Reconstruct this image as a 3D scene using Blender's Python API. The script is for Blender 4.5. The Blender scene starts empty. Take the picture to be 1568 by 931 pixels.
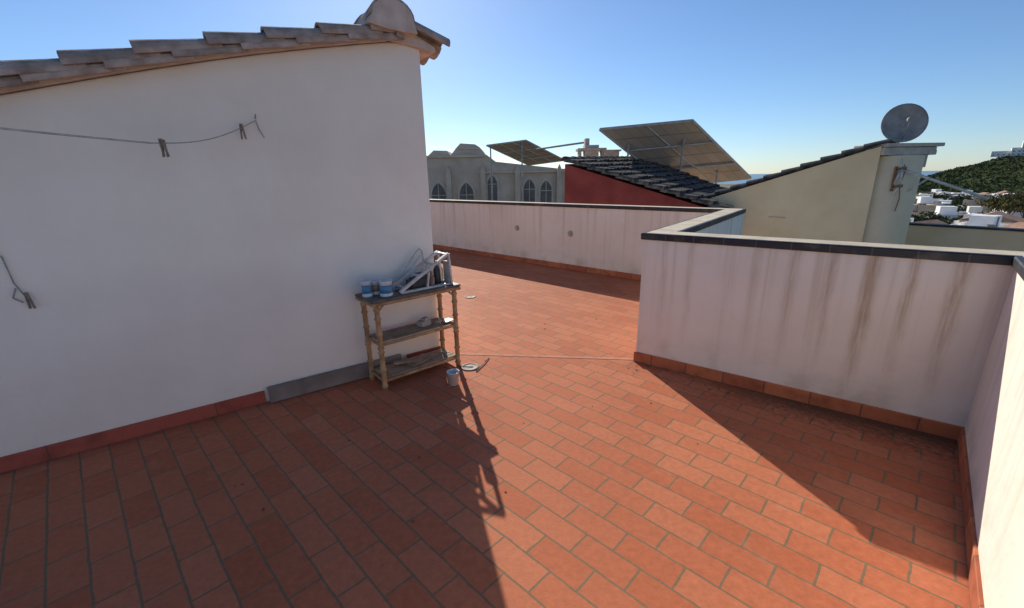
import bpy, bmesh, math, random
from mathutils import Vector, Matrix, noise
random.seed(7)
S=bpy.context.scene
C=S.collection
# ---------------------------------------------------------------- materials
def newmat(n):
    m=bpy.data.materials.new(n); m.use_nodes=True
    nt=m.node_tree; b=nt.nodes['Principled BSDF']; return m,nt,b
def ramp(nt,fac,stops):
    r=nt.nodes.new('ShaderNodeValToRGB'); e=r.color_ramp.elements
    while len(e)<len(stops): e.new(.5)
    for i,(p,c) in enumerate(stops):
        e[i].position=p; e[i].color=(c[0],c[1],c[2],1) if not isinstance(c,(int,float)) else (c,c,c,1)
    nt.links.new(fac,r.inputs[0]); return r.outputs[0]
def mixc(nt,f,a,b,mode='MIX'):
    m=nt.nodes.new('ShaderNodeMix'); m.data_type='RGBA'; m.blend_type=mode
    for sock,v in ((m.inputs[0],f),(m.inputs[6],a),(m.inputs[7],b)):
        if isinstance(v,bpy.types.NodeSocket): nt.links.new(v,sock)
        elif isinstance(v,(int,float)): sock.default_value=v
        else: sock.default_value=(v[0],v[1],v[2],1)
    return m.outputs[2]
def math_(nt,op,a,b=None,clamp=False):
    m=nt.nodes.new('ShaderNodeMath'); m.operation=op; m.use_clamp=clamp
    for i,v in enumerate((a,b)):
        if v is None: continue
        if isinstance(v,bpy.types.NodeSocket): nt.links.new(v,m.inputs[i])
        else: m.inputs[i].default_value=v
    return m.outputs[0]
def noise_(nt,vec,sc,det=3,rough=.55):
    n=nt.nodes.new('ShaderNodeTexNoise'); n.inputs['Scale'].default_value=sc
    n.inputs['Detail'].default_value=det; n.inputs['Roughness'].default_value=rough
    if vec is not None: nt.links.new(vec,n.inputs['Vector'])
    return n.outputs['Fac']
def maprange(nt,v,a,b,c=0.,d=1.,smooth=True):
    m=nt.nodes.new('ShaderNodeMapRange'); m.interpolation_type='SMOOTHSTEP' if smooth else 'LINEAR'
    nt.links.new(v,m.inputs[0]); m.inputs[1].default_value=a;m.inputs[2].default_value=b;m.inputs[3].default_value=c;m.inputs[4].default_value=d
    return m.outputs[0]
def bump(nt,b,h,st=.3,dist=.01,prev=None):
    n=nt.nodes.new('ShaderNodeBump'); n.inputs['Strength'].default_value=st; n.inputs['Distance'].default_value=dist
    nt.links.new(h,n.inputs['Height'])
    if prev is not None: nt.links.new(prev,n.inputs['Normal'])
    nt.links.new(n.outputs[0],b.inputs['Normal']); return n.outputs[0]
def tc(nt,which='Object'):
    return nt.nodes.new('ShaderNodeTexCoord').outputs[which]
def pm(name,c1,c2,sc=3,rough=.85,bs=.2,bd=.01,bsc=None,metal=0.,spec=None,lo=.35,hi=.65,det=3):
    m,nt,b=newmat(name); v=tc(nt)
    f=noise_(nt,v,sc,det); col=ramp(nt,f,[(lo,c1),(hi,c2)])
    nt.links.new(col,b.inputs['Base Color']); b.inputs['Roughness'].default_value=rough; b.inputs['Metallic'].default_value=metal
    if spec is not None: b.inputs['Specular IOR Level'].default_value=spec
    if bs: bump(nt,b,noise_(nt,v,bsc or sc*8,2),bs,bd)
    return m
def plaster(name,streaks=None,base=(.90,.825,.73),dirt=(.81,.72,.62)):
    m,nt,b=newmat(name); v=tc(nt)
    f=noise_(nt,v,.9,4,.6); col=ramp(nt,f,[(.3,dirt),(.6,base)])
    uv=tc(nt,'UV')
    if streaks:
        sx=nt.nodes.new('ShaderNodeSeparateXYZ'); nt.links.new(uv,sx.inputs[0]); u,z=sx.outputs[0],sx.outputs[1]
        cb=nt.nodes.new('ShaderNodeCombineXYZ'); nt.links.new(math_(nt,'MULTIPLY',u,13.),cb.inputs[0]); nt.links.new(math_(nt,'MULTIPLY',z,.4),cb.inputs[1])
        sn=noise_(nt,cb.outputs[0],1.,3,.6)
        top=maprange(nt,z,.1,1.0,.2,1.)
        s=math_(nt,'MULTIPLY',maprange(nt,sn,.47,.72),top)
        col=mixc(nt,math_(nt,'MULTIPLY',s,.55),col,(.60,.49,.37))
        wig=math_(nt,'MULTIPLY',math_(nt,'SUBTRACT',noise_(nt,uv,2.6,3),.5),.07)
        uw=math_(nt,'ADD',u,wig); acc=None
        for (u0,w,st,z0) in streaks:
            d=math_(nt,'ABSOLUTE',math_(nt,'SUBTRACT',uw,u0))
            k=math_(nt,'MULTIPLY',maprange(nt,d,0.,w,1.,0.),maprange(nt,z,z0,z0+.9,0.,st))
            acc=k if acc is None else math_(nt,'MAXIMUM',acc,k)
        fs=nt.nodes.new('ShaderNodeCombineXYZ'); nt.links.new(math_(nt,'MULTIPLY',u,70.),fs.inputs[0]); nt.links.new(math_(nt,'MULTIPLY',z,5.),fs.inputs[1])
        acc=math_(nt,'MULTIPLY',acc,maprange(nt,noise_(nt,fs.outputs[0],1.,3,.6),.30,.65,.35,1.))
        col=mixc(nt,acc,col,(.42,.29,.17))
        g=math_(nt,'MULTIPLY',maprange(nt,z,.08,.36,1.,0.),maprange(nt,noise_(nt,uv,4,3),.42,.7))
        col=mixc(nt,math_(nt,'MULTIPLY',g,.45),col,(.45,.38,.31))
    nt.links.new(col,b.inputs['Base Color']); b.inputs['Roughness'].default_value=.92; b.inputs['Specular IOR Level'].default_value=.15
    n1=bump(nt,b,noise_(nt,v,5,3,.55),.5,.02)
    bump(nt,b,noise_(nt,v,80,2,.6),.22,.004,n1)
    return m
# ---------------------------------------------------------------- mesh helpers
def obj(name,bm,mats,parent=None,loc=(0,0,0),rot=0.,smooth=False,bevel=0):
    me=bpy.data.meshes.new(name); bmesh.ops.recalc_face_normals(bm,faces=bm.faces[:])
    bm.to_mesh(me); bm.free()
    for m in (mats if isinstance(mats,(list,tuple)) else [mats]): me.materials.append(m)
    o=bpy.data.objects.new(name,me); C.objects.link(o); o.location=loc; o.rotation_euler=(0,0,rot)
    if smooth:
        for p in me.polygons: p.use_smooth=True
    if bevel:
        md=o.modifiers.new('b','BEVEL'); md.width=bevel; md.segments=2; md.limit_method='ANGLE'
    if parent: o.parent=parent
    return o
def empty(name,loc=(0,0,0),rot=0.):
    o=bpy.data.objects.new(name,None); C.objects.link(o); o.location=loc; o.rotation_euler=(0,0,rot); o.empty_display_size=.1; return o
def bx(bm,c,s,rz=0.,mi=0,M=None):
    r=bmesh.ops.create_cube(bm,size=1.); T=Matrix.Translation(c)@Matrix.Rotation(rz,4,'Z')@Matrix.Diagonal((s[0],s[1],s[2],1))
    if M is not None: T=M@T
    bmesh.ops.transform(bm,matrix=T,verts=r['verts'])
    for f in {f for v in r['verts'] for f in v.link_faces}: f.material_index=mi
def cyl(bm,p,q,r,r2=None,seg=12,mi=0,caps=True):
    p=Vector(p);q=Vector(q);d=q-p
    R=bmesh.ops.create_cone(bm,cap_ends=caps,segments=seg,radius1=r,radius2=r if r2 is None else r2,depth=d.length)
    M=Matrix.Translation((p+q)/2)@d.to_track_quat('Z','Y').to_matrix().to_4x4()
    bmesh.ops.transform(bm,matrix=M,verts=R['verts'])
    for f in {f for v in R['verts'] for f in v.link_faces}: f.material_index=mi; f.smooth=len(f.verts)==4
def beam(bm,p,q,w,h,mi=0):
    p=Vector(p);q=Vector(q);d=q-p
    r=bmesh.ops.create_cube(bm,size=1.)
    M=Matrix.Translation((p+q)/2)@d.to_track_quat('X','Z').to_matrix().to_4x4()@Matrix.Diagonal((d.length,w,h,1))
    bmesh.ops.transform(bm,matrix=M,verts=r['verts'])
    for f in {f for v in r['verts'] for f in v.link_faces}: f.material_index=mi
def lathe(bm,prof,cx,cy,seg=20,mi=0):
    rings=[]
    for r,z in prof: rings.append([bm.verts.new((cx+r*math.cos(2*math.pi*i/seg),cy+r*math.sin(2*math.pi*i/seg),z)) for i in range(seg)])
    for a,b in zip(rings,rings[1:]):
        for i in range(seg):
            f=bm.faces.new((a[i],a[(i+1)%seg],b[(i+1)%seg],b[i])); f.material_index=mi; f.smooth=True
    for rg in (rings[0],rings[-1]):
        f=bm.faces.new(rg); f.material_index=mi
def offs(P,d):
    P=[Vector(p) for p in P]; out=[]
    for i,p in enumerate(P):
        ns=[]
        if i>0: e=(p-P[i-1]).normalized(); ns.append(Vector((-e.y,e.x)))
        if i<len(P)-1: e=(P[i+1]-p).normalized(); ns.append(Vector((-e.y,e.x)))
        if len(ns)==1: out.append(p+ns[0]*d)
        else:
            n=(ns[0]+ns[1]).normalized(); out.append(p+n*(d/n.dot(ns[0])))
    return out
def strip(bm,P,prof,mats_i,close=True):
    """sweep profile [(offset,z)...] along polyline P; uv=(length,z or offset)"""
    uvl=bm.loops.layers.uv.verify(); L=[0]
    for a,b in zip(P,P[1:]): L.append(L[-1]+(Vector(b)-Vector(a)).length)
    cols=[[bm.verts.new((q.x,q.y,z)) for q in offs(P,o)] for o,z in prof]
    n=len(prof); rng=range(n) if close else range(n-1)
    for k in rng:
        k2=(k+1)%n
        for i in range(len(P)-1):
            f=bm.faces.new((cols[k][i],cols[k][i+1],cols[k2][i+1],cols[k2][i])); f.material_index=mats_i[k]
            vals=[(L[i],prof[k]),(L[i+1],prof[k]),(L[i+1],prof[k2]),(L[i],prof[k2])]
            for lp,(u,pr) in zip(f.loops,vals): lp[uvl].uv=(u,pr[1]+ (0 if prof[k][1]!=prof[k2][1] else pr[0]))
    for i in (0,-1):
        f=bm.faces.new([c[i] for c in cols]); f.material_index=mats_i[0]
# ---------------------------------------------------------------- key plan
H=1.074
F0=(-4.6,12.48);Fc=(2.68,5.48);P1=(1.03,3.33);P2=(2.57,2.14);P4=(-1.6,-2.235)
PL=[F0,Fc,P1,P2,P4]
Ls=[0]
for a,b in zip(PL,PL[1:]): Ls.append(Ls[-1]+(Vector(b)-Vector(a)).length)
u1=Ls[2]
streaks=[(u1+.17,.05,.35,.0),(u1+.36,.045,.35,.0),(u1+.80,.05,.35,.1),(u1+1.0,.05,.55,.05),(u1+1.2,.045,.6,.05),(u1+1.39,.06,.8,-.15),(u1+1.57,.045,.7,.05),(u1+1.76,.06,.7,.0)]
M_par=plaster('parapet_plaster',streaks)
M_white=plaster('white_plaster')
m,nt,b=newmat('dark_glazed_tile'); uv=tc(nt,'UV'); br=nt.nodes.new('ShaderNodeTexBrick'); nt.links.new(uv,br.inputs[0])
br.inputs['Scale'].default_value=1; br.inputs['Brick Width'].default_value=.2; br.inputs['Row Height'].default_value=5.; br.inputs['Mortar Size'].default_value=.003; br.offset=0
br.inputs['Color1'].default_value=(.017,.018,.022,1); br.inputs['Color2'].default_value=(.027,.028,.033,1); br.inputs['Mortar'].default_value=(.10,.085,.07,1)
nf=noise_(nt,tc(nt),7,3); nt.links.new(mixc(nt,maprange(nt,nf,.5,.75,0,.3),br.outputs[0],(.28,.23,.17)),b.inputs['Base Color']); b.inputs['Roughness'].default_value=.55
bump(nt,b,br.outputs[1],-.5,.004); M_cap=m
M_captop=pm('cap_mortar',(.50,.42,.31),(.66,.56,.43),sc=6,rough=.9,bs=.3)
def skirt(name,a,bb,w=.27):
    m,nt,b=newmat(name); uv=tc(nt,'UV'); br=nt.nodes.new('ShaderNodeTexBrick'); nt.links.new(uv,br.inputs[0])
    br.inputs['Scale'].default_value=1; br.inputs['Brick Width'].default_value=w; br.inputs['Row Height'].default_value=5.; br.inputs['Mortar Size'].default_value=.004; br.offset=0
    br.inputs['Color1'].default_value=(*a,1); br.inputs['Color2'].default_value=(*bb,1); br.inputs['Mortar'].default_value=(.16,.08,.05,1)
    nf=noise_(nt,tc(nt),8,3); nt.links.new(mixc(nt,maprange(nt,nf,.45,.75,0,.6),br.outputs[0],tuple(x*.45 for x in a)),b.inputs['Base Color']); b.inputs['Roughness'].default_value=.75
    bump(nt,b,br.outputs[1],-.5,.004); return m
M_sk=skirt('skirting_tile',(.40,.11,.05),(.55,.18,.075))
M_skred=skirt('skirting_red',(.38,.085,.055),(.42,.10,.062),.8)
# ---------------------------------------------------------------- parapet
E=empty('parapet_wall')
bm=bmesh.new(); strip(bm,PL,[(0,0),(0,H-.05),(.2,H-.05),(.2,-3.2)],[0,0,0,0]); obj('wall_body',bm,M_par,E)
bm=bmesh.new(); strip(bm,PL,[(-.016,H-.049),(-.018,H-.006),(-.012,H),(.012,H+.001),(.188,H+.001),(.21,H),(.216,H-.006),(.214,H-.049)],[0,0,0,1,0,0,0,0]); obj('tile_coping',bm,[M_cap,M_captop],E)
bm=bmesh.new(); strip(bm,PL,[(-.013,0.001),(-.013,.084),(-.010,.088),(.003,.088),(.003,.001)],[0]*5); obj('skirting_tiles',bm,M_sk,E)
bm=bmesh.new()
e=(Vector(Fc)-Vector(F0)).normalized()
M_grime=pm('grime_metal',(.38,.33,.28),(.54,.48,.42),sc=12,rough=.7,bs=.3)
for s,zz in ((Ls[1]-3.55,.62),(Ls[1]-2.35,.60)):
    p=Vector(F0)+e*s; nrm=Vector((e.y,-e.x)); c=Vector((p.x,p.y,zz)); d=Vector((nrm.x,nrm.y,0))
    cyl(bm,c-d*.02,c+d*.012,.055,.05,seg=14); cyl(bm,c+d*.012,c+d*.03,.032,.026,seg=12)
obj('outlet_covers',bm,M_grime,E)
# ---------------------------------------------------------------- terrace floor
m,nt,b=newmat('terracotta_floor'); v=tc(nt)
dist=nt.nodes.new('ShaderNodeTexNoise'); dist.inputs['Scale'].default_value=12; dist.inputs['Detail'].default_value=2; nt.links.new(v,dist.inputs['Vector'])
vm=nt.nodes.new('ShaderNodeVectorMath'); vm.operation='MULTIPLY_ADD'; nt.links.new(dist.outputs['Color'],vm.inputs[0]); vm.inputs[1].default_value=(.010,.010,0); nt.links.new(v,vm.inputs[2])
mp=nt.nodes.new('ShaderNodeMapping'); nt.links.new(vm.outputs[0],mp.inputs[0]); mp.inputs['Rotation'].default_value=(0,0,math.radians(-135.5)); mp.inputs['Location'].default_value=(.05,.03,0)
br=nt.nodes.new('ShaderNodeTexBrick'); nt.links.new(mp.outputs[0],br.inputs[0]); br.inputs['Scale'].default_value=1
br.inputs['Brick Width'].default_value=.255; br.inputs['Row Height'].default_value=.1275; br.inputs['Mortar Size'].default_value=.0053; br.inputs['Mortar Smooth'].default_value=.25
br.inputs['Color1'].default_value=(.50,.155,.076,1); br.inputs['Color2'].default_value=(.575,.205,.108,1); br.inputs['Mortar'].default_value=(.235,.165,.10,1)
n1=noise_(nt,v,1.1,3,.6); n2=noise_(nt,v,30,4,.7)
col=mixc(nt,1.,br.outputs[0],ramp(nt,n1,[(.3,(.90,.87,.86)),(.7,(1.05,1.05,1.05))]),'MULTIPLY')
col=mixc(nt,1.,col,ramp(nt,n2,[(.3,(.84,.82,.80)),(.7,(1.10,1.10,1.10))]),'MULTIPLY')
col=mixc(nt,maprange(nt,noise_(nt,v,3.3,4,.7),.56,.8,0,.22),col,(.60,.40,.28))
col=mixc(nt,maprange(nt,noise_(nt,v,2.1,4,.75),.60,.76,0,.28),col,(.24,.11,.07))
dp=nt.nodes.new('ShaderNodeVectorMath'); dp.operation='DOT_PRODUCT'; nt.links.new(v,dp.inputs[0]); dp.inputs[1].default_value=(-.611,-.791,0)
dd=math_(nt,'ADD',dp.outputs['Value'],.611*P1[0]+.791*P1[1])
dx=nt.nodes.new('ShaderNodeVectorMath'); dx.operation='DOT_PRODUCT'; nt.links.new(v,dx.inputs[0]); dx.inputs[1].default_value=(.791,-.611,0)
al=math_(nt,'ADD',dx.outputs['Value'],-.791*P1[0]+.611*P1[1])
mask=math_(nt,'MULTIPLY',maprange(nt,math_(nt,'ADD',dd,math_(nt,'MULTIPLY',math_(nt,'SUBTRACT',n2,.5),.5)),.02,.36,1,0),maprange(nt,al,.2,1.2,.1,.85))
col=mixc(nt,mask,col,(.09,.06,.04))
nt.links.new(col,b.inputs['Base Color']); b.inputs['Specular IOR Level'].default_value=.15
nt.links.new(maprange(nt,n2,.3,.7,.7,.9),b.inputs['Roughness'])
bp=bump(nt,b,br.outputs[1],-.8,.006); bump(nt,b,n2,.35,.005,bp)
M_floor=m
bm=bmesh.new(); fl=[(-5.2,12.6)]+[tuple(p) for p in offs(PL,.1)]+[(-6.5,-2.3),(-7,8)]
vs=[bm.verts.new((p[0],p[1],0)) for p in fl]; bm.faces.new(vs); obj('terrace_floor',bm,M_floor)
M_joint=pm('joint_mortar',(.42,.17,.10),(.52,.24,.15),sc=12,rough=.9)
bm=bmesh.new(); a=Vector((-.62,3.575));c=Vector((1.03,3.37)); d=(c-a).normalized(); nn=Vector((-d.y,d.x))*.02
bm.faces.new([bm.verts.new((p.x,p.y,.0025)) for p in (a-nn,c-nn,c+nn,a+nn)]); obj('expansion_joint',bm,M_joint)
M_drain=pm('drain_metal',(.24,.20,.16),(.36,.30,.24),sc=20,rough=.7)
for (x,y) in ((-.36,3.27),(-.55,5.47)):
    bm=bmesh.new(); lathe(bm,[(.075,.001),(.073,.007),(.06,.008),(.058,.005),(.02,.005),(.018,.007),(.001,.007)],0,0,24)
    obj('floor_drain',bm,M_drain,loc=(x,y,0))
M_deb=pm('debris_brown',(.10,.06,.03),(.25,.16,.09),sc=20,rough=.9,bs=0)
bm=bmesh.new()
for _ in range(70):
    t=random.random(); x=P1[0]+.791*t*1.9; y=P1[1]-.611*t*1.9; d=abs(random.gauss(.05,.12))+.03; x-=.611*d;y-=.791*d
    if random.random()<.35: x=random.uniform(-1.6,1.5); y=random.uniform(1.2,4.5)
    s=random.uniform(.003,.008); a=random.random()*6.28
    bx(bm,(x,y,.001+s*.3),(s*2.2,s,s*.6),a)
obj('floor_litter',bm,M_deb)
# ---------------------------------------------------------------- left house
AW=math.atan2(.572,.82)
HO=empty('white_rooftop_house',(-2.82,2.01,0),AW)
def zt(s):
    z=1.796+.2543*s
    if .3<s<2.6: z+=.038*math.sin(math.pi*(s-.3)/2.3)
    return z
bm=bmesh.new(); S0,S1,SR=-3.,2.66,2.44
ss=[SR-(SR-S0)*i/20 for i in range(21)]
prof=[(S0,-.002),(S1,-.002),(S1,zt(SR)+.005)]+[(s,zt(s)+.005) for s in ss]
a=[bm.verts.new((s,0,z)) for s,z in prof]; bb=[bm.verts.new((s,5.,z)) for s,z in prof]
bm.faces.new(a);bm.faces.new(bb); n=len(prof)
for i in range(n): bm.faces.new((a[i],a[(i+1)%n],bb[(i+1)%n],bb[i]))
obj('walls',bm,M_white,HO,bevel=.012)
bm=bmesh.new(); strip(bm,[(S0,0),(1.29,0)],[(-.012,.002),(-.012,.088),(-.009,.092),(.003,.092),(.003,.002)],[0]*5); obj('skirting',bm,M_skred,HO)
bm=bmesh.new(); strip(bm,[(2.35,0),(S1,0)],[(-.012,.002),(-.012,.088),(-.009,.092),(.003,.092),(.003,.002)],[0]*5); obj('skirting_end',bm,M_skred,HO)
M_rt=pm('roof_tile_clay',(.30,.17,.12),(.60,.44,.35),sc=9,rough=.9,bs=.5,bd=.01,lo=.3,hi=.7)
M_rt2=pm('roof_tile_weathered',(.24,.16,.12),(.54,.41,.34),sc=11,rough=.92,bs=.5,bd=.01,lo=.3,hi=.7)
M_mort=pm('roof_mortar',(.52,.40,.34),(.68,.55,.47),sc=8,rough=.95,bs=.4)
def barrel(bm,p,q,r1,r2,up=Vector((0,0,1)),th=.013,mi=0,seg=10,inv=False):
    p=Vector(p);q=Vector(q);d=(q-p).normalized(); side=d.cross(up).normalized(); u=side.cross(d)
    if inv: u=-u
    def ring(c,r): return [bm.verts.new(c+side*(r*math.cos(math.pi*i/seg))+u*(r*.8*math.sin(math.pi*i/seg))) for i in range(seg+1)]
    A=ring(p,r1);B=ring(q,r2);a=ring(p,r1-th);b2=ring(q,r2-th)
    for i in range(seg):
        for f in (bm.faces.new((A[i],A[i+1],B[i+1],B[i])),bm.faces.new((a[i],b2[i],b2[i+1],a[i+1])),bm.faces.new((A[i],a[i],a[i+1],A[i+1])),bm.faces.new((B[i],B[i+1],b2[i+1],b2[i]))): f.material_index=mi
    for i in (0,seg): bm.faces.new((A[i],B[i],b2[i],a[i])).material_index=mi
bm=bmesh.new()
ex=.31
for row in range(24):
    y=-.015+row*.2
    s=S0
    while s<SR-.05:
        j=random.uniform(-.015,.015); s2=min(s+.40,SR+.02); z1=zt(s)+.066+random.uniform(-.005,.005); z2=zt(s2)+.036
        barrel(bm,(s+j,y+random.uniform(-.01,.01),z1),(s2+j,y,z2),.102,.080,th=.017,mi=random.choice((0,0,1)))
        if row==0: barrel(bm,(s+j+.16,y-.004,zt(s+.16)+.020),(min(s2+.14,SR+.05)+j,y,zt(min(s2+.14,SR))+.004),.098,.082,th=.016,mi=random.choice((0,1)))
        s+=ex
    s=S0
    while row<23 and s<SR-.05:
        s2=min(s+.40,SR); barrel(bm,(s,y+.1,zt(s)+.075),(s2,y+.1,zt(s2)+.055),.085,.085,mi=1,inv=True,seg=6); s+=ex
    barrel(bm,(2.85,y,2.43),(2.50,y,2.54),.098,.085,th=.017,mi=random.choice((0,1)))
    if row<23: barrel(bm,(2.84,y+.1,2.445),(2.51,y+.1,2.55),.085,.085,mi=1,inv=True,seg=6)
obj('roof_tiles',bm,[M_rt,M_rt2],HO)
bm=bmesh.new(); yy=-.12
while yy<4.7:
    barrel(bm,(2.43,yy,2.545+random.uniform(-.004,.004)),(2.43,yy+.42,2.53),.155,.137,th=.013,mi=0,seg=12); yy+=.34
obj('ridge_tiles',bm,[M_rt],HO)
bm=bmesh.new()
def slab(pr,y0,y1):
    a=[bm.verts.new((s,y0,z)) for s,z in pr]; b=[bm.verts.new((s,y1,z)) for s,z in pr]; n=len(pr)
    bm.faces.new(a);bm.faces.new(b)
    for i in range(n): bm.faces.new((a[i],a[(i+1)%n],b[(i+1)%n],b[i]))
ss=[S0+(SR-.02-S0)*i/20 for i in range(21)]
slab([(s,zt(s)+.008) for s in ss]+[(s,zt(s)+.06) for s in reversed(ss)],-.022,5.)
slab([(2.42,2.435),(2.77,2.395),(2.77,2.43),(2.43,2.57)],-.035,5.)
# mortar filling the open end of the ridge, slumped down onto the rake
slab([(2.43+.146*math.cos(math.pi*i/10),2.543+.115*math.sin(math.pi*i/10)) for i in range(11)]+[(2.25,2.49),(2.40,2.47),(2.60,2.47)],-.124,.3)
obj('mortar_bed',bm,M_mort,HO,bevel=.006)
M_plank=pm('weathered_plank',(.16,.12,.10),(.30,.25,.21),sc=3,rough=.85,bs=.5)
bm=bmesh.new(); bx(bm,(0,0,0),(.98,.022,.115)); o=obj('wooden_plank',bm,M_plank,bevel=.003)
o.location=(-2.82+.82*1.80+.572*.035,2.01+.572*1.80-.82*.035,.062); o.rotation_euler=(math.radians(-9),0,AW)
# ---------------------------------------------------------------- clothes line
M_cord=pm('pale_cord',(.42,.39,.35),(.55,.52,.48),sc=30,rough=.6,bs=0)
M_cordd=pm('grey_cord',(.30,.27,.24),(.42,.39,.35),sc=30,rough=.6,bs=0)
M_peg=pm('peg_wood',(.22,.16,.12),(.32,.25,.19),sc=30,rough=.7,bs=0)
def path(bm,pts,r,mi=0):
    for p,q in zip(pts,pts[1:]): cyl(bm,p,q,r,seg=7,mi=mi)
bm=bmesh.new()
A=Vector((-2.62,.95,1.86));B=Vector((-1.84,2.354,1.705));D=Vector((-1.56,2.87,1.868))
pa=[]
for i in range(13):
    t=i/12; p=A.lerp(B,t); p.z-=.025*math.sin(math.pi*t); pa.append(p)
path(bm,pa,.0048,0)
pb=[]
for i in range(13):
    t=i/12; p=B.lerp(D,t); p.z-=.045*math.sin(math.pi*t); pb.append(p)
path(bm,pb,.0028,1)
cyl(bm,D+Vector((.02,-.03,.03)),D+Vector((-.01,.02,.01)),.004,seg=8,mi=1)
path(bm,[D,D+Vector((.01,0,-.05)),D+Vector((.03,.01,-.10))],.003,1)
def peg(p,tilt):
    p=Vector(p)
    for k in (-1,1): beam(bm,p+Vector((.004*k,0,.022)),p+Vector((.012*k+tilt,.0,-.065)),.009,.007,2)
    cyl(bm,p+Vector((-.006,0,-.012)),p+Vector((.006,0,-.012)),.006,seg=8,mi=2)
peg(pb[1],.014); peg(pb[1]+Vector((.006,.01,-.004)),-.004); peg(pb[10],.004)
obj('clothes_line',bm,[M_cord,M_cordd,M_peg])
bm=bmesh.new()
W=lambda s,y,z:Vector((-2.82+.82*s-.572*y,2.01+.572*s+.82*y,z))
path(bm,[W(-.15,-.01,1.6),W(.10,-.012,1.42),W(.22,-.012,1.29),W(.29,-.015,1.16),W(.30,-.02,1.03),W(.325,-.02,.95)],.0035,1)
path(bm,[W(.30,-.02,1.0),W(.28,-.02,.95),W(.31,-.02,.92)],.004,1); peg(W(.33,-.025,.95),.01)
obj('hanging_cord',bm,[M_cord,M_cordd,M_peg])
# ---------------------------------------------------------------- table
AT=math.atan2(.651,.759)
T=empty('bamboo_side_table',(-.784,3.20,0),AT)
M_bam=pm('bamboo',(.32,.18,.085),(.54,.34,.17),sc=14,rough=.6,bs=.3,bd=.004)
M_top=pm('table_top_dark',(.07,.065,.055),(.16,.14,.11),sc=9,rough=.6,bs=.3)
M_slat=pm('old_slats',(.28,.19,.12),(.44,.32,.21),sc=12,rough=.8,bs=.4)
bm=bmesh.new(); bx(bm,(0,0,.688),(.74,.30,.018)); obj('table_top',bm,M_top,T,bevel=.005)
bm=bmesh.new()
lx,ly=.325,.115
def leg(x,y):
    pr=[(.019,0)]
    for z in (.03,.16,.30,.33,.44,.555,.62): pr+= [(.0185,z-.012),(.0245,z-.005),(.0245,z+.005),(.0185,z+.012)]
    pr+=[(.0185,.668)]
    lathe(bm,pr,x,y,12)
for x in (-lx,lx):
    for y in (-ly,ly): leg(x,y)
for y in (-.135,.135): cyl(bm,(-.36,y,.664),(.36,y,.664),.014)
for x in (-.355,.355): cyl(bm,(x,-.15,.664),(x,.15,.664),.014)
for z in (.355,.07):
    for y in (-ly,ly): cyl(bm,(-lx,y,z),(lx,y,z),.0125)
    for x in (-lx,lx): cyl(bm,(x,-ly,z),(x,ly,z),.0125)
for x in (-lx,lx):
    k=-1 if x>0 else 1
    for y in (-ly,ly): cyl(bm,(x,y,.60),(x+k*.06,y,.655),.008,seg=8)
obj('legs_and_rails',bm,M_bam,T)
bm=bmesh.new()
for z,n in ((.372,5),(.086,5)):
    for i in range(n):
        y=-.088+i*.044; bx(bm,(random.uniform(-.004,.004),y,z),(.63,.036,.009),random.uniform(-.01,.01))
obj('shelf_slats',bm,M_slat,T,bevel=.002)
TM=Matrix.Translation((-.784,3.20,0))@Matrix.Rotation(AT,4,'Z')
M_tin=pm('tin_white',(.62,.62,.60),(.78,.78,.76),sc=20,rough=.4,bs=0)
M_blue=pm('label_blue',(.06,.20,.36),(.12,.32,.5),sc=14,rough=.5,bs=0)
M_brown=pm('paint_drips',(.20,.12,.08),(.42,.33,.27),sc=20,rough=.6,bs=0)
M_alu=pm('aluminium_dull',(.46,.45,.43),(.66,.65,.62),sc=12,rough=.5,bs=.1,metal=.1)
M_dk=pm('dark_plastic',(.035,.035,.04),(.08,.08,.085),sc=12,rough=.5,bs=.1)
M_wd=pm('pale_wood',(.42,.36,.30),(.60,.54,.47),sc=10,rough=.75,bs=.3)
def can(x,y,r,h,mb):
    bm=bmesh.new()
    lathe(bm,[(r*.98,0),(r*1.03,.003),(r,.007),(r,h*.22)],0,0,24,0)
    lathe(bm,[(r*1.002,h*.22),(r*1.002,h*.74)],0,0,24,1)
    lathe(bm,[(r,h*.74),(r,h-.006),(r*1.04,h-.003),(r*1.04,h),(r*.93,h),(r*.9,h-.008),(r*.05,h-.008)],0,0,24,0)
    bmesh.ops.remove_doubles(bm,verts=bm.verts[:],dist=.00001)
    o=obj('paint_can',bm,[M_tin,mb]); p=TM@Vector((x,y,.6975)); o.location=p; o.rotation_euler=(0,0,random.random()*3)
can(-.325,.02,.036,.115,M_blue); can(-.25,.045,.033,.10,M_brown); can(-.215,-.06,.046,.11,M_blue); can(-.29,.11,.03,.08,M_brown)
def P(x,y,z): return TM@Vector((x,y,z))
bm=bmesh.new()
for y in (-.10,.05):
    beam(bm,P(-.13,y,.712),P(.30,y,.945),.026,.018,0)
    beam(bm,P(.30,y,.945),P(.315,y,.70),.024,.015,0)
    beam(bm,P(-.12,y,.706),P(.30,y,.706),.024,.015,0)
for t in (.1,.4,.7,.97): beam(bm,P(-.13+.43*t,-.10,.712+.233*t),P(-.13+.43*t,.05,.712+.233*t),.022,.013,0)
beam(bm,P(.10,-.10,.71),P(.12,-.10,.83),.018,.012,0)
obj('folding_step_stand',bm,[M_alu])
bm=bmesh.new()
path(bm,[P(-.10,.10,.70),P(.14,.11,.955),P(.17,.11,.975),P(.19,.11,.95),P(.20,.11,.86)],.006,0); path(bm,[P(-.05,.10,.70),P(.16,.08,.93)],.005,0)
obj('bent_metal_rod',bm,[M_alu])
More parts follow.
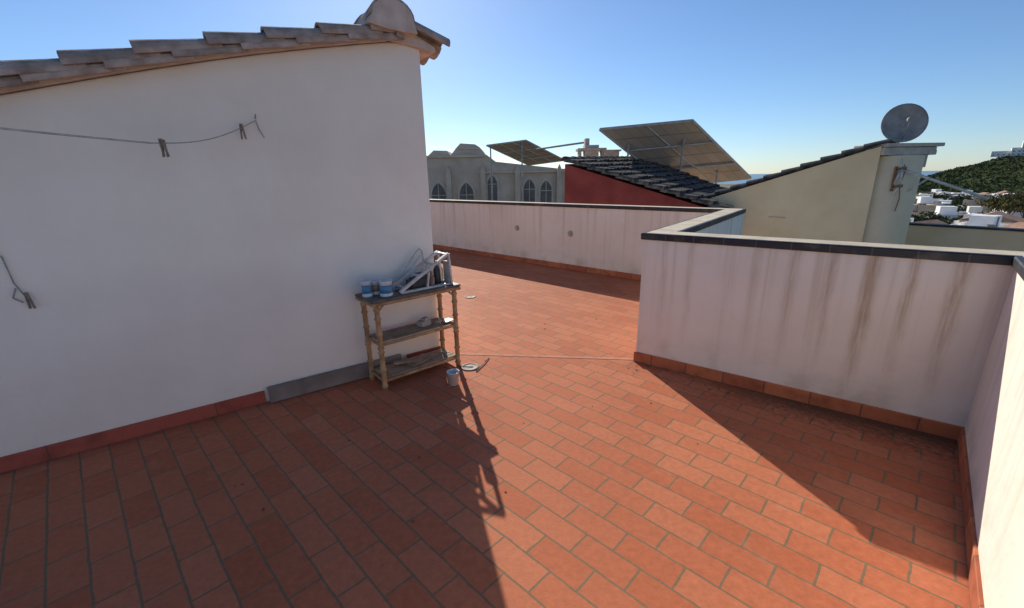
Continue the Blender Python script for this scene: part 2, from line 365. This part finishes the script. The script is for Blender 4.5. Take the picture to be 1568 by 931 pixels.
bm=bmesh.new(); bx(bm,(.09,-.01,.735),(.20,.09,.07),.1,0,TM); bx(bm,(.09,-.01,.776),(.16,.07,.012),.1,0,TM); path(bm,[P(.04,-.01,.78),P(.05,-.01,.81),P(.13,-.01,.81),P(.14,-.01,.78)],.006); obj('tool_box',bm,[M_dk],bevel=.004)
def bottle(x,y,r,h,m_,n='spray_bottle'):
    bm=bmesh.new(); lathe(bm,[(r*.9,0),(r,.006),(r,h*.6),(r*.45,h*.75),(r*.4,h*.9),(r*.5,h*.9),(r*.5,h),(r*.1,h)],0,0,16); o=obj(n,bm,m_); o.location=P(x,y,.6975)
bottle(.26,.02,.028,.18,M_dk); bottle(.215,.09,.026,.165,M_tin); bottle(.33,.085,.024,.16,M_brown); bottle(.17,-.05,.022,.12,M_brown)
bm=bmesh.new(); bx(bm,(.335,-.02,.785),(.035,.06,.175),.2,0,TM); obj('wooden_block',bm,[M_wd],bevel=.003)
bm=bmesh.new(); bx(bm,(.10,.0,.400),(.10,.07,.045),.3,0,TM); bx(bm,(.11,.0,.43),(.06,.05,.02),.5,0,TM); obj('sanding_block',bm,[M_wd],bevel=.005)
bm=bmesh.new(); path(bm,[P(.16,-.05,.395),P(.24,-.06,.40)],.012,0); bx(bm,(.28,-.06,.392),(.09,.07,.006),.2,1,TM); obj('trowel',bm,[M_brown,M_alu])
bm=bmesh.new(); bx(bm,(.02,0,.10),(.22,.12,.012),.25,0,TM); bx(bm,(-.1,.03,.112),(.14,.05,.018),-.3,0,TM); obj('wood_offcuts',bm,[M_slat],bevel=.002)
bm=bmesh.new(); lathe(bm,[(.036,0),(.045,.098),(.049,.099),(.049,.106),(.043,.106),(.035,.02),(.002,.02)],0,0,24); obj('plastic_tub',bm,M_tin,loc=(-.455,2.97,.001))
bm=bmesh.new(); path(bm,[(-.30,3.18,.008),(-.24,3.34,.012),(-.21,3.45,.008)],.005); path(bm,[(-.45,3.28,.006),(-.33,3.26,.006)],.004); obj('paint_stick',bm,M_plank)
# ---------------------------------------------------------------- yellow neighbour
M_yel=pm('cream_render',(.80,.60,.36),(.88,.68,.43),sc=1.6,rough=.9,bs=.25,bsc=30)
M_yel2=pm('buff_render',(.80,.59,.36),(.88,.68,.44),sc=1.6,rough=.9,bs=.25,bsc=30)
M_slate=pm('dark_roof_tile',(.04,.038,.038),(.11,.10,.095),sc=7,rough=.85,bs=.4,spec=.2)
M_conc=pm('concrete_grey',(.44,.38,.31),(.60,.52,.44),sc=6,rough=.9,bs=.3)
M_rust=pm('rust',(.18,.09,.045),(.36,.20,.11),sc=20,rough=.9,bs=.3)
Y=empty('cream_house')
C0=Vector((6.56,8.0));L0=Vector((4.13,10.32)); dv=(L0-C0).normalized(); back=Vector((.69,.72))
bm=bmesh.new()
def zy(s): return 1.92-(1.92-.80)*s/3.36
poly=[(0,1.92),(5.4,zy(5.4)),(6.5,zy(6.5)),(6.5,-9),(0,-9)]
f=[];g=[]
for s,z in poly:
    p=C0+dv*s; f.append(bm.verts.new((p.x,p.y,z))); q=p+back*6; g.append(bm.verts.new((q.x,q.y,z)))
bm.faces.new(f);bm.faces.new(g)
for i in range(5): bm.faces.new((f[i],f[(i+1)%5],g[(i+1)%5],g[i]))
obj('walls',bm,M_yel,Y)
bm=bmesh.new(); lathe(bm,[(.47,-9),(.47,1.74),(.44,1.76),(.01,1.76)],7.03,8.32,28); obj('rounded_corner_wall',bm,M_yel2,Y)
bm=bmesh.new(); bx(bm,(7.05,8.3,1.83),(1.02,.62,.13),.1,0); bx(bm,(7.1,8.3,1.93),(1.1,.70,.06),.1,0); bx(bm,(7.42,8.1,1.66),(.10,.10,.22),.2,0); bx(bm,(7.5,8.12,1.80),(.16,.2,.08),.2,0); obj('corner_slab',bm,M_conc,Y,bevel=.01)
bm=bmesh.new()
s=-.12
while s<6.3:
    a=C0+dv*s; c=C0+dv*(s+.36)
    for k in range(1,8):
        oo=back*(.06+(k-1)*.24); barrel(bm,(c.x+oo.x,c.y+oo.y,zy(s+.36)+.04+random.uniform(0,.015)),(a.x+oo.x,a.y+oo.y,zy(s)+.02),.11,.085,seg=6)
    s+=.31
obj('verge_tiles',bm,M_slate,Y)
# bracket plate, stand-off pipes and hanging cable on the corner
bm=bmesh.new()
bx(bm,(6.80,7.88,1.36),(.035,.03,.42),.2)
for z in (1.52,1.22): cyl(bm,(6.80,7.90,z),(6.84,7.78,z+.02),.016); bx(bm,(6.845,7.775,z+.02),(.10,.02,.05),.2)
path(bm,[(6.86,7.80,1.60),(6.90,7.81,1.45),(6.88,7.82,1.25),(6.93,7.83,1.02),(6.91,7.84,.8)],.008)
obj('rusty_bracket',bm,M_rust,Y)
bm=bmesh.new(); path(bm,[(6.80,7.82,1.70),(6.83,7.78,1.5),(6.85,7.78,1.28),(6.80,7.82,1.08)],.014); obj('conduit_pipe',bm,M_alu,Y)
bm=bmesh.new(); p=C0+dv*1.45; nrm=Vector((-.69,-.72)); bx(bm,(p.x+nrm.x*.01,p.y+nrm.y*.01,.62),(.30,.03,.012),math.atan2(dv.y,dv.x)); obj('wall_scar',bm,M_conc,Y)
M_dish=pm('dish_grey',(.24,.22,.20),(.36,.33,.30),sc=6,rough=.7,bs=.1)
Dn=empty('satellite_dish',(6.95,8.1,2.30))
bm=bmesh.new(); rings=[]
for k in range(9):
    r=.325*k/8; rings.append([bm.verts.new((r*math.cos(2*math.pi*i/32),r*1.05*math.sin(2*math.pi*i/32),.35*r*r*2-.07)) for i in range(32)] if k else [bm.verts.new((0,0,-.07))])
for i in range(32): bm.faces.new((rings[0][0],rings[1][i],rings[1][(i+1)%32]))
for a,c in zip(rings[1:],rings[2:]):
    for i in range(32): bm.faces.new((a[i],c[i],c[(i+1)%32],a[(i+1)%32]))
o=obj('reflector',bm,M_dish,Dn,smooth=True); md=o.modifiers.new('s','SOLIDIFY'); md.thickness=.012
o.rotation_euler=Vector((-.45,-.85,.28)).to_track_quat('Z','Y').to_euler()
bm=bmesh.new(); cyl(bm,(0.05,.1,-.42),(.05,.1,-.02),.025); cyl(bm,(.05,.1,-.05),(0,.02,-.02),.03)
fp=Vector((-.17,-.32,.03)); path(bm,[(-.02,-.05,-.30),fp],.009); cyl(bm,fp,fp+Vector((.05,.09,.0)),.038,seg=14)
obj('mast_and_feed',bm,M_dish,Dn)
bm=bmesh.new(); cyl(bm,(6.86,7.82,1.52),(7.95,7.3,1.02),.022); cyl(bm,(6.86,7.82,1.52),(6.80,7.9,1.2),.02)
cyl(bm,(7.2,7.66,1.36),(7.05,7.9,1.1),.014); obj('leaning_antenna_pole',bm,M_alu)
W0=Vector((6.4,12.8));W1=Vector((12.6,3.5)); dw=(W1-W0).normalized(); W1=W0+dw*12
BW=empty('buff_boundary_wall')
bm=bmesh.new(); strip(bm,[tuple(W0),tuple(W1)],[(0,-6),(0,.36),(.2,.36),(.2,-6)],[0]*4); obj('wall_body',bm,M_yel2,BW)
bm=bmesh.new(); strip(bm,[tuple(W0),tuple(W1)],[(-.02,.361),(-.02,.40),(.22,.40),(.22,.361)],[0]*4); obj('coping',bm,M_cap,BW)
# ---------------------------------------------------------------- red house
M_red=pm('red_render',(.22,.035,.03),(.30,.055,.045),sc=2,rough=.9,bs=.25,bsc=30)
M_dt=pm('old_dark_tile',(.07,.055,.045),(.24,.19,.15),sc=9,rough=.95,bs=.5,spec=.15)
RH=empty('red_house')
rA=Vector((1.36,11.04,1.80));rD=Vector((3.81,9.74,.95));rB=Vector((4.68,15.8,1.97));rC=Vector((6.31,13.4,.99))
rD2=rA+(rD-rA)*1.35; rC2=rB+(rC-rB)*1.35
bm=bmesh.new()
f=[bm.verts.new(p) for p in (rA,rD2,(rD2.x,rD2.y,-9),(rA.x,rA.y,-9))]; g=[bm.verts.new(p) for p in (rB,rC2,(rC2.x,rC2.y,-9),(rB.x,rB.y,-9))]
bm.faces.new(f);bm.faces.new(g)
for i in range(4): bm.faces.new((f[i],f[(i+1)%4],g[(i+1)%4],g[i]))
obj('walls',bm,M_red,RH)
bm=bmesh.new(); nrow=22
for i in range(nrow+1):
    t=i/nrow; a=rA.lerp(rB,t)+Vector((0,0,.05)); c=rD2.lerp(rC2,t)+Vector((0,0,.05)); n=11
    for k in range(n):
        p=c.lerp(a,k/n); q=c.lerp(a,min(1,(k+1.25)/n)); jj=Vector((random.uniform(-.02,.02),random.uniform(-.02,.02),.03+random.uniform(0,.03))); barrel(bm,p+jj,q,.125,.095,th=.02,seg=6,mi=random.choice((0,0,1)))
obj('roof_tiles',bm,[M_dt,M_slate],RH)
bm=bmesh.new(); n=14
for k in range(n):
    p=rA.lerp(rB,k/n)+Vector((0,0,.08)); q=rA.lerp(rB,(k+1.2)/n)+Vector((0,0,.07)); barrel(bm,p,q,.13,.11,seg=8)
obj('ridge',bm,M_dt,RH)
bm=bmesh.new(); bx(bm,(2.75,15.3,2.0),(.46,.4,1.0)); bx(bm,(2.75,15.3,2.36),(.95,.55,.08))
for k in (-.38,.38): bx(bm,(2.75+k,15.3,2.2),(.09,.3,.3))
bx(bm,(2.6,15.3,2.56),(.14,.3,.3)); bx(bm,(3.4,15.3,2.15),(.5,.5,.30)); bx(bm,(3.4,15.3,2.31),(.62,.6,.05))
obj('chimney',bm,M_conc,bevel=.01)
# ---------------------------------------------------------------- solar panels
m,nt,b=newmat('panel_back'); uv=tc(nt,'UV'); br=nt.nodes.new('ShaderNodeTexBrick'); nt.links.new(uv,br.inputs[0]); br.offset=0
br.inputs['Scale'].default_value=1; br.inputs['Brick Width'].default_value=.25; br.inputs['Row Height'].default_value=.1667; br.inputs['Mortar Size'].default_value=.006
br.inputs['Color1'].default_value=(.36,.29,.23,1); br.inputs['Color2'].default_value=(.30,.25,.20,1); br.inputs['Mortar'].default_value=(.18,.15,.125,1)
nt.links.new(br.outputs[0],b.inputs['Base Color']); b.inputs['Roughness'].default_value=.6; M_pb=m
M_glass=pm('panel_glass',(.01,.015,.04),(.02,.03,.07),sc=3,rough=.12,bs=0)
M_alu2=pm('frame_grey',(.32,.29,.26),(.44,.41,.37),sc=6,rough=.6,bs=0)
def panel(parent,TL,TR,BR,BL,n,fr=.035):
    TL,TR,BR,BL=[Vector(v) for v in (TL,TR,BR,BL)]
    nn=(TR-TL).cross(BL-TL).normalized()
    if nn.z<0: nn=-nn
    bm=bmesh.new(); uvl=bm.loops.layers.uv.verify()
    for lay,off in ((0,0.),(1,.04)):
        vs=[bm.verts.new(p+nn*off) for p in (TL,TR,BR,BL)]; f=bm.faces.new(vs); f.material_index=lay
        for lp,uvv in zip(f.loops,((0,1),(n,1),(n,0),(0,0))): lp[uvl].uv=uvv
    obj('modules',bm,[M_pb,M_glass],parent)
    bm=bmesh.new()
    for i in range(n+1):
        t=i/n; beam(bm,TL.lerp(TR,t)+nn*.015,BL.lerp(BR,t)+nn*.015,fr*1.6,.075)
    for t in (0,1): beam(bm,TL.lerp(BL,t)+nn*.0155,TR.lerp(BR,t)+nn*.0155,fr*1.6,.074)
    for t in (.33,.7): beam(bm,TL.lerp(BL,t)-nn*.045,TR.lerp(BR,t)-nn*.045,fr*1.8,.04)
    obj('frame',bm,M_alu2,parent)
SP=empty('solar_panel_array')
TL=Vector((2.75,13.9,2.85));TR=Vector((5.56,14.0,3.06));BR=Vector((8.43,15.6,1.33));BL=TL+(BR-TR)
panel(SP,TL,TR,BR,BL,2)
bm=bmesh.new()
for t in (.1,.72):
    a=TL.lerp(TR,t).lerp(BL.lerp(BR,t),.25); cyl(bm,a,(a.x,a.y+.1,.8),.03); c=TL.lerp(TR,t).lerp(BL.lerp(BR,t),.8); cyl(bm,c,(c.x,c.y,.8),.03); cyl(bm,(a.x,a.y+.05,1.9),c-Vector((0,0,.1)),.02)
obj('support_frame',bm,M_alu2,SP)
SP2=empty('solar_panel_array')
TL=Vector((-1.26,25.5,3.25));TR=Vector((.94,25.6,3.49));BR=Vector((3.37,27.4,2.45));BL=TL+(BR-TR)
panel(SP2,TL,TR,BR,BL,3)
bm=bmesh.new()
for t in (.1,.9):
    a=TL.lerp(TR,t); cyl(bm,a,(a.x,a.y+.1,-2),.04)
cyl(bm,(1.5,25.4,3.0),(4.2,25.2,3.3),.05); cyl(bm,(4.2,25.2,3.3),(4.2,25.2,-2),.05)
obj('support_frame',bm,M_alu2,SP2)
# ---------------------------------------------------------------- church
M_st=pm('church_stone',(.56,.42,.31),(.68,.53,.40),sc=.8,rough=.9,bs=.2)
M_st2=pm('church_trim',(.62,.48,.36),(.73,.58,.45),sc=1.,rough=.9,bs=.2)
M_dkw=pm('dark_window',(.11,.095,.085),(.17,.15,.135),sc=2,rough=.6,bs=0)
CH=empty('gothic_church')
bm=bmesh.new()
def arch(cx,w,z0,zs,n=8):
    pts=[(cx-w,z0),(cx+w,z0)]
    for i in range(n+1):
        t=math.radians(60*i/n); pts.append((cx-w+2*w*math.cos(t),zs+2*w*math.sin(t)))
    for i in range(n-1,-1,-1):
        t=math.radians(60*i/n); pts.append((cx+w-2*w*math.cos(t),zs+2*w*math.sin(t)))
    return pts
def ext(bm,pts,y0,y1,mi=0):
    a=[bm.verts.new((x,y0,z)) for x,z in pts]; b=[bm.verts.new((x,y1,z)) for x,z in pts]; n=len(pts)
    fs=[bm.faces.new(a),bm.faces.new(b)]+[bm.faces.new((a[i],a[(i+1)%n],b[(i+1)%n],b[i])) for i in range(n)]
    for f in fs: f.material_index=mi
ext(bm,[(-16,-9.5),(9,-9.5),(9,2.2),(4.64,2.2),(-1.2,2.9),(-2.0,3.5),(-16,3.5)],40,52)
ext(bm,[(-5.2,3.5),(-2.1,3.5),(-2.6,4.15),(-3.0,4.4),(-4.3,4.5),(-4.7,4.1)],40.3,46)
ext(bm,[(-7.4,3.5),(-5.25,3.5),(-5.6,3.95),(-6.8,4.0)],41,45)
for x in (-5.4,-2.35,.7,4.4): ext(bm,[(x-.22,-9.5),(x+.22,-9.5),(x+.22,2.1),(x,2.6),(x-.22,2.1)],39.5,39.99)
obj('walls',bm,M_st,CH)
bm=bmesh.new()
bx(bm,(-9,39.9,3.4),(14,.3,.18)); bx(bm,(3.,39.88,2.0),(11.6,.3,.14)); bx(bm,(-3.7,40.25,4.05),(2.0,.2,.12))
AR=((-6.4,.62,-4,.1),(-3.9,.62,-4,.1),(-1.55,.42,-1.,1.0),(1.75,.5,-4,.5),(3.25,.5,-4,.35),(-9,.62,-4,.1))
for x,w,z0,zs in AR: ext(bm,arch(x,w+.17,z0,zs),39.9,39.985)
obj('trim',bm,M_st2,CH)
bm=bmesh.new()
for x,w,z0,zs in AR: ext(bm,arch(x,w,z0,zs),39.86,39.99)
obj('windows',bm,M_dkw,CH)
bm=bmesh.new()
for x,w,z0,zs in AR: bx(bm,(x,39.84,(z0+zs+w*1.7)/2),(.06,.05,zs+w*1.7-z0)); bx(bm,(x,39.845,zs),(2*w,.05,.06))
obj('window_tracery',bm,M_st,CH)
# ---------------------------------------------------------------- ground, sea, hill
def gz(r):
    K=[(0,-9),(40,-9.5),(100,-12),(200,-15),(400,-19),(800,-20),(1e5,-20)]
    for (a,x),(b,y) in zip(K,K[1:]):
        if r<=b: return x+(y-x)*(r-a)/(b-a)
    return -20
M_gr=pm('ground',(.08,.09,.04),(.22,.18,.11),sc=.05,rough=.95,bs=0,det=6)
bm=bmesh.new(); R=[5,20,40,70,100,150,200,300,400,600,800,1100]; prev=None; c0=bm.verts.new((0,0,-9))
for r in R:
    ring=[bm.verts.new((r*math.cos(i*math.pi/36),r*math.sin(i*math.pi/36),gz(r))) for i in range(72)]
    for i in range(72):
        if prev is None: bm.faces.new((c0,ring[i],ring[(i+1)%72]))
        else: bm.faces.new((prev[i],ring[i],ring[(i+1)%72],prev[(i+1)%72]))
    prev=ring
obj('ground',bm,M_gr)
M_sea=pm('sea',(.05,.10,.14),(.07,.13,.18),sc=.02,rough=.25,bs=.2,bsc=.3)
bm=bmesh.new(); a=[bm.verts.new((1050*math.cos(i*math.pi/36),1050*math.sin(i*math.pi/36),-20.02)) for i in range(72)]; c=[bm.verts.new((15000*math.cos(i*math.pi/36),15000*math.sin(i*math.pi/36),-20.02)) for i in range(72)]
for i in range(72): bm.faces.new((a[i],c[i],c[(i+1)%72],a[(i+1)%72]))
obj('sea',bm,M_sea)
M_hill=pm('hill_scrub',(.022,.038,.018),(.065,.08,.038),sc=.05,rough=1.,bs=0,det=6,spec=0.)
def hz(x,y):
    w=(x*.78-y*.62); d=(x*.62+y*.78)
    e=max(0,min(1,(w-5)/165)); e=e*e*(3-2*e)
    k=math.exp(-((d-740)/170)**2)
    return -21+k*e*(45+10*noise.noise(Vector((x*.008,y*.008,0)))+5*noise.noise(Vector((x*.03,y*.03,3))))
bm=bmesh.new(); n=70; g=[[bm.verts.new((250+i*12,200+j*11,hz(250+i*12,200+j*11))) for j in range(n)] for i in range(n)]
for i in range(n-1):
    for j in range(n-1): bm.faces.new((g[i][j],g[i+1][j],g[i+1][j+1],g[i][j+1]))
obj('hill',bm,M_hill,smooth=True)
M_lf=pm('foliage_olive',(.08,.08,.035),(.17,.145,.065),sc=.6,rough=1.,bs=0,spec=0.); M_lf2=pm('foliage_dark',(.04,.058,.032),(.095,.115,.055),sc=.6,rough=1.,bs=0,spec=0.); M_bark=pm('bark',(.09,.06,.04),(.16,.12,.08),sc=4,rough=.95)
def leaves(bm,c,r,n,s,mi=0):
    for _ in range(n):
        d=Vector((random.gauss(0,1),random.gauss(0,1),random.gauss(0,1))).normalized()*(r*random.uniform(.5,1)**.6)
        p=Vector(c)+Vector((d.x,d.y,d.z*.75)); a=Vector((random.gauss(0,1),random.gauss(0,1),random.gauss(0,1))).normalized(); q=a.orthogonal().normalized(); w=a.cross(q)
        k=s*random.uniform(.6,1.3)
        f=bm.faces.new([bm.verts.new(p+q*k),bm.verts.new(p+w*k*.6),bm.verts.new(p-q*k),bm.verts.new(p-w*k*.6)]); f.material_index=mi
bm=bmesh.new(); cnt=0
while cnt<4200:
    x=random.uniform(330,760); y=random.uniform(300,700); z=hz(x,y)
    if not .90<x/y<1.32: continue
    cnt+=1
    if z<-18.5: continue
    leaves(bm,(x,y,z+.3),random.uniform(1.2,2.8),9,1.0,random.choice((0,1,1,1)))
obj('distant_trees',bm,[M_lf,M_lf2])
def tree(x,y,z,h,r,mi):
    bm=bmesh.new()
    cyl(bm,(0,0,0),(.1,0,h*.5),.25,.15,seg=8,mi=2)
    for k in range(6):
        a=k*1.05+random.random(); e=Vector((math.cos(a)*r*.6,math.sin(a)*r*.6,h*random.uniform(.6,.85))); cyl(bm,(.1,0,h*random.uniform(.3,.5)),e,.1,.04,seg=6,mi=2); leaves(bm,e,r*random.uniform(.4,.6),190,.28,mi)
    for k in range(4):leaves(bm,(random.uniform(-.3,.3)*r,random.uniform(-.3,.3)*r,h*random.uniform(.6,.85)),r*.5,190,.28,1-mi if k==0 else mi)
    obj('broadleaf_tree',bm,[M_lf,M_lf2,M_bark],loc=(x,y,z))
for i,(px,t,hh) in enumerate(((1.115,118,9.6),(1.145,112,10.6),(1.18,105,10.8),(1.22,110,11.),(1.0,130,7.),(.95,90,5.5),(1.07,100,5.),(1.03,150,9),(.97,180,9))):
    r=math.hypot(px*t,t); tree(px*t,t,gz(r)-.3,hh,random.uniform(4,5.),0 if i<4 else 1)
# ---------------------------------------------------------------- town
M_wh=pm('town_white',(.80,.77,.73),(.88,.86,.82),sc=.5,rough=.9,bs=0); M_ter=pm('town_roof',(.30,.15,.09),(.42,.25,.17),sc=1,rough=.9,bs=0); M_tan=pm('town_tan',(.45,.36,.25),(.55,.46,.34),sc=.5,rough=.9,bs=0)
def house(x,y,w,d,h,rz,k):
    z0=gz(math.hypot(x,y))-.3; bm=bmesh.new(); bx(bm,(0,0,h/2),(w,d,h),0,0)
    nf=max(1,int(h/3))
    for side in (-1,1):
        for fl in range(nf):
            for i in range(max(2,int(w/2.8))):
                xx=-w/2+ (i+.5)*w/max(2,int(w/2.8)); bx(bm,(xx,side*(d/2+.01),fl*3+1.7),(1.,.06,1.3),0,1)
            for i in range(max(2,int(d/2.8))):
                yy=-d/2+(i+.5)*d/max(2,int(d/2.8)); bx(bm,(side*(w/2+.01),yy,fl*3+1.7),(.06,1.,1.3),0,1)
    if k==0:
        for s in (-1,1): bx(bm,(0,s*(d/2-.1),h+.3),(w,.2,.6),0,0); bx(bm,(s*(w/2-.1),0,h+.3),(.2,d-.4,.6),0,0)
        bx(bm,(w*.2,d*.1,h+1.1),(w*.35,d*.4,2.2),0,0); bx(bm,(w*.2,d*.1-d*.2-.02,h+1.),(.9,.06,1.9),0,1)
        bx(bm,(-w*.25,-d*.15,h+.5),(1.6,1.0,1.),.4,1)
    else:
        v=[bm.verts.new(p) for p in ((-w/2-.3,-d/2-.3,h+.02),(w/2+.3,-d/2-.3,h+.02),(w/2+.3,d/2+.3,h+.02),(-w/2-.3,d/2+.3,h+.02),(-w/2-.3,0,h+1.6),(w/2+.3,0,h+1.6))]
        for q in ((0,1,5,4),(3,4,5,2),(0,4,3),(1,2,5),(0,3,2,1)):
            f=bm.faces.new([v[i] for i in q]); f.material_index=2
    obj('town_house',bm,[M_wh if random.random()<.82 else M_tan,M_dkw,M_ter],loc=(x,y,z0),rot=rz)
placed=[]
tries=0
while len(placed)<70 and tries<3000:
    tries+=1
    t=random.uniform(36,260)if random.random()<.5 else random.uniform(36,120); rr=random.uniform(.88,1.3)
    x=rr*t;y=t
    if 96<t<125 and 1.08<rr<1.26: continue
    if any(math.hypot(x-a,y-b_)<12 for a,b_ in placed): continue
    placed.append((x,y))
    house(x,y,random.uniform(6,12),random.uniform(6,9),random.uniform(3,5.2)+(t>120)*1.8,random.uniform(0,1.5),random.choice((0,0,0,1)))
bm=bmesh.new()
for (x,y,w,hh) in ((0,0,30,9),(-22,4,16,6),(8,-3,9,27),(-4,-2,8,16)):
    bx(bm,(x,y,hh/2),(w,12,hh),0,0)
    for k in range(int(hh/3.2)):
        for j in range(int(w/4)): bx(bm,(x-w/2+2.+j*4,y-6.02,k*3.2+2),(1.4,.2,1.1),0,1)
bx(bm,(8,-3,28.5),(4,4,4),0,0)
obj('hilltop_villa',bm,[M_wh,M_dkw],loc=(577,500,hz(577,500)-1),rot=-.8)
# ---------------------------------------------------------------- light
wd=bpy.data.worlds.new('World'); S.world=wd; wd.use_nodes=True; nt=wd.node_tree
bg=nt.nodes['Background']; sk=nt.nodes.new('ShaderNodeTexSky'); sk.sky_type='NISHITA'; sk.sun_disc=False
sv=Vector((-.49,1.90,1.07)).normalized(); el=math.asin(sv.z); az=math.atan2(sv.x,sv.y)
sk.sun_elevation=el; sk.sun_rotation=az%(2*math.pi); sk.air_density=.9; sk.dust_density=.2; sk.ozone_density=6.; sk.altitude=30
nt.links.new(sk.outputs[0],bg.inputs[0]); bg.inputs[1].default_value=.12
sd=bpy.data.lights.new('sun','SUN'); sd.energy=5.; sd.angle=math.radians(.5); sd.color=(1,.93,.80)
so=bpy.data.objects.new('sun',sd); C.objects.link(so); so.rotation_euler=sv.to_track_quat('Z','Y').to_euler(); so.location=(0,0,20)
# ---------------------------------------------------------------- camera
cd=bpy.data.cameras.new('camera'); cd.sensor_width=36; cd.lens=657.6/1568*36; cd.clip_end=30000; cd.clip_start=.02
co=bpy.data.objects.new('camera',cd); C.objects.link(co)
co.matrix_world=Matrix.Translation((0,0,1.5))@Matrix.Rotation(math.radians(90-16.366),4,'X')@Matrix.Rotation(math.radians(-1.079),4,'Z')
S.camera=co
S.view_settings.view_transform='Standard'; S.view_settings.look='None'; S.view_settings.exposure=0
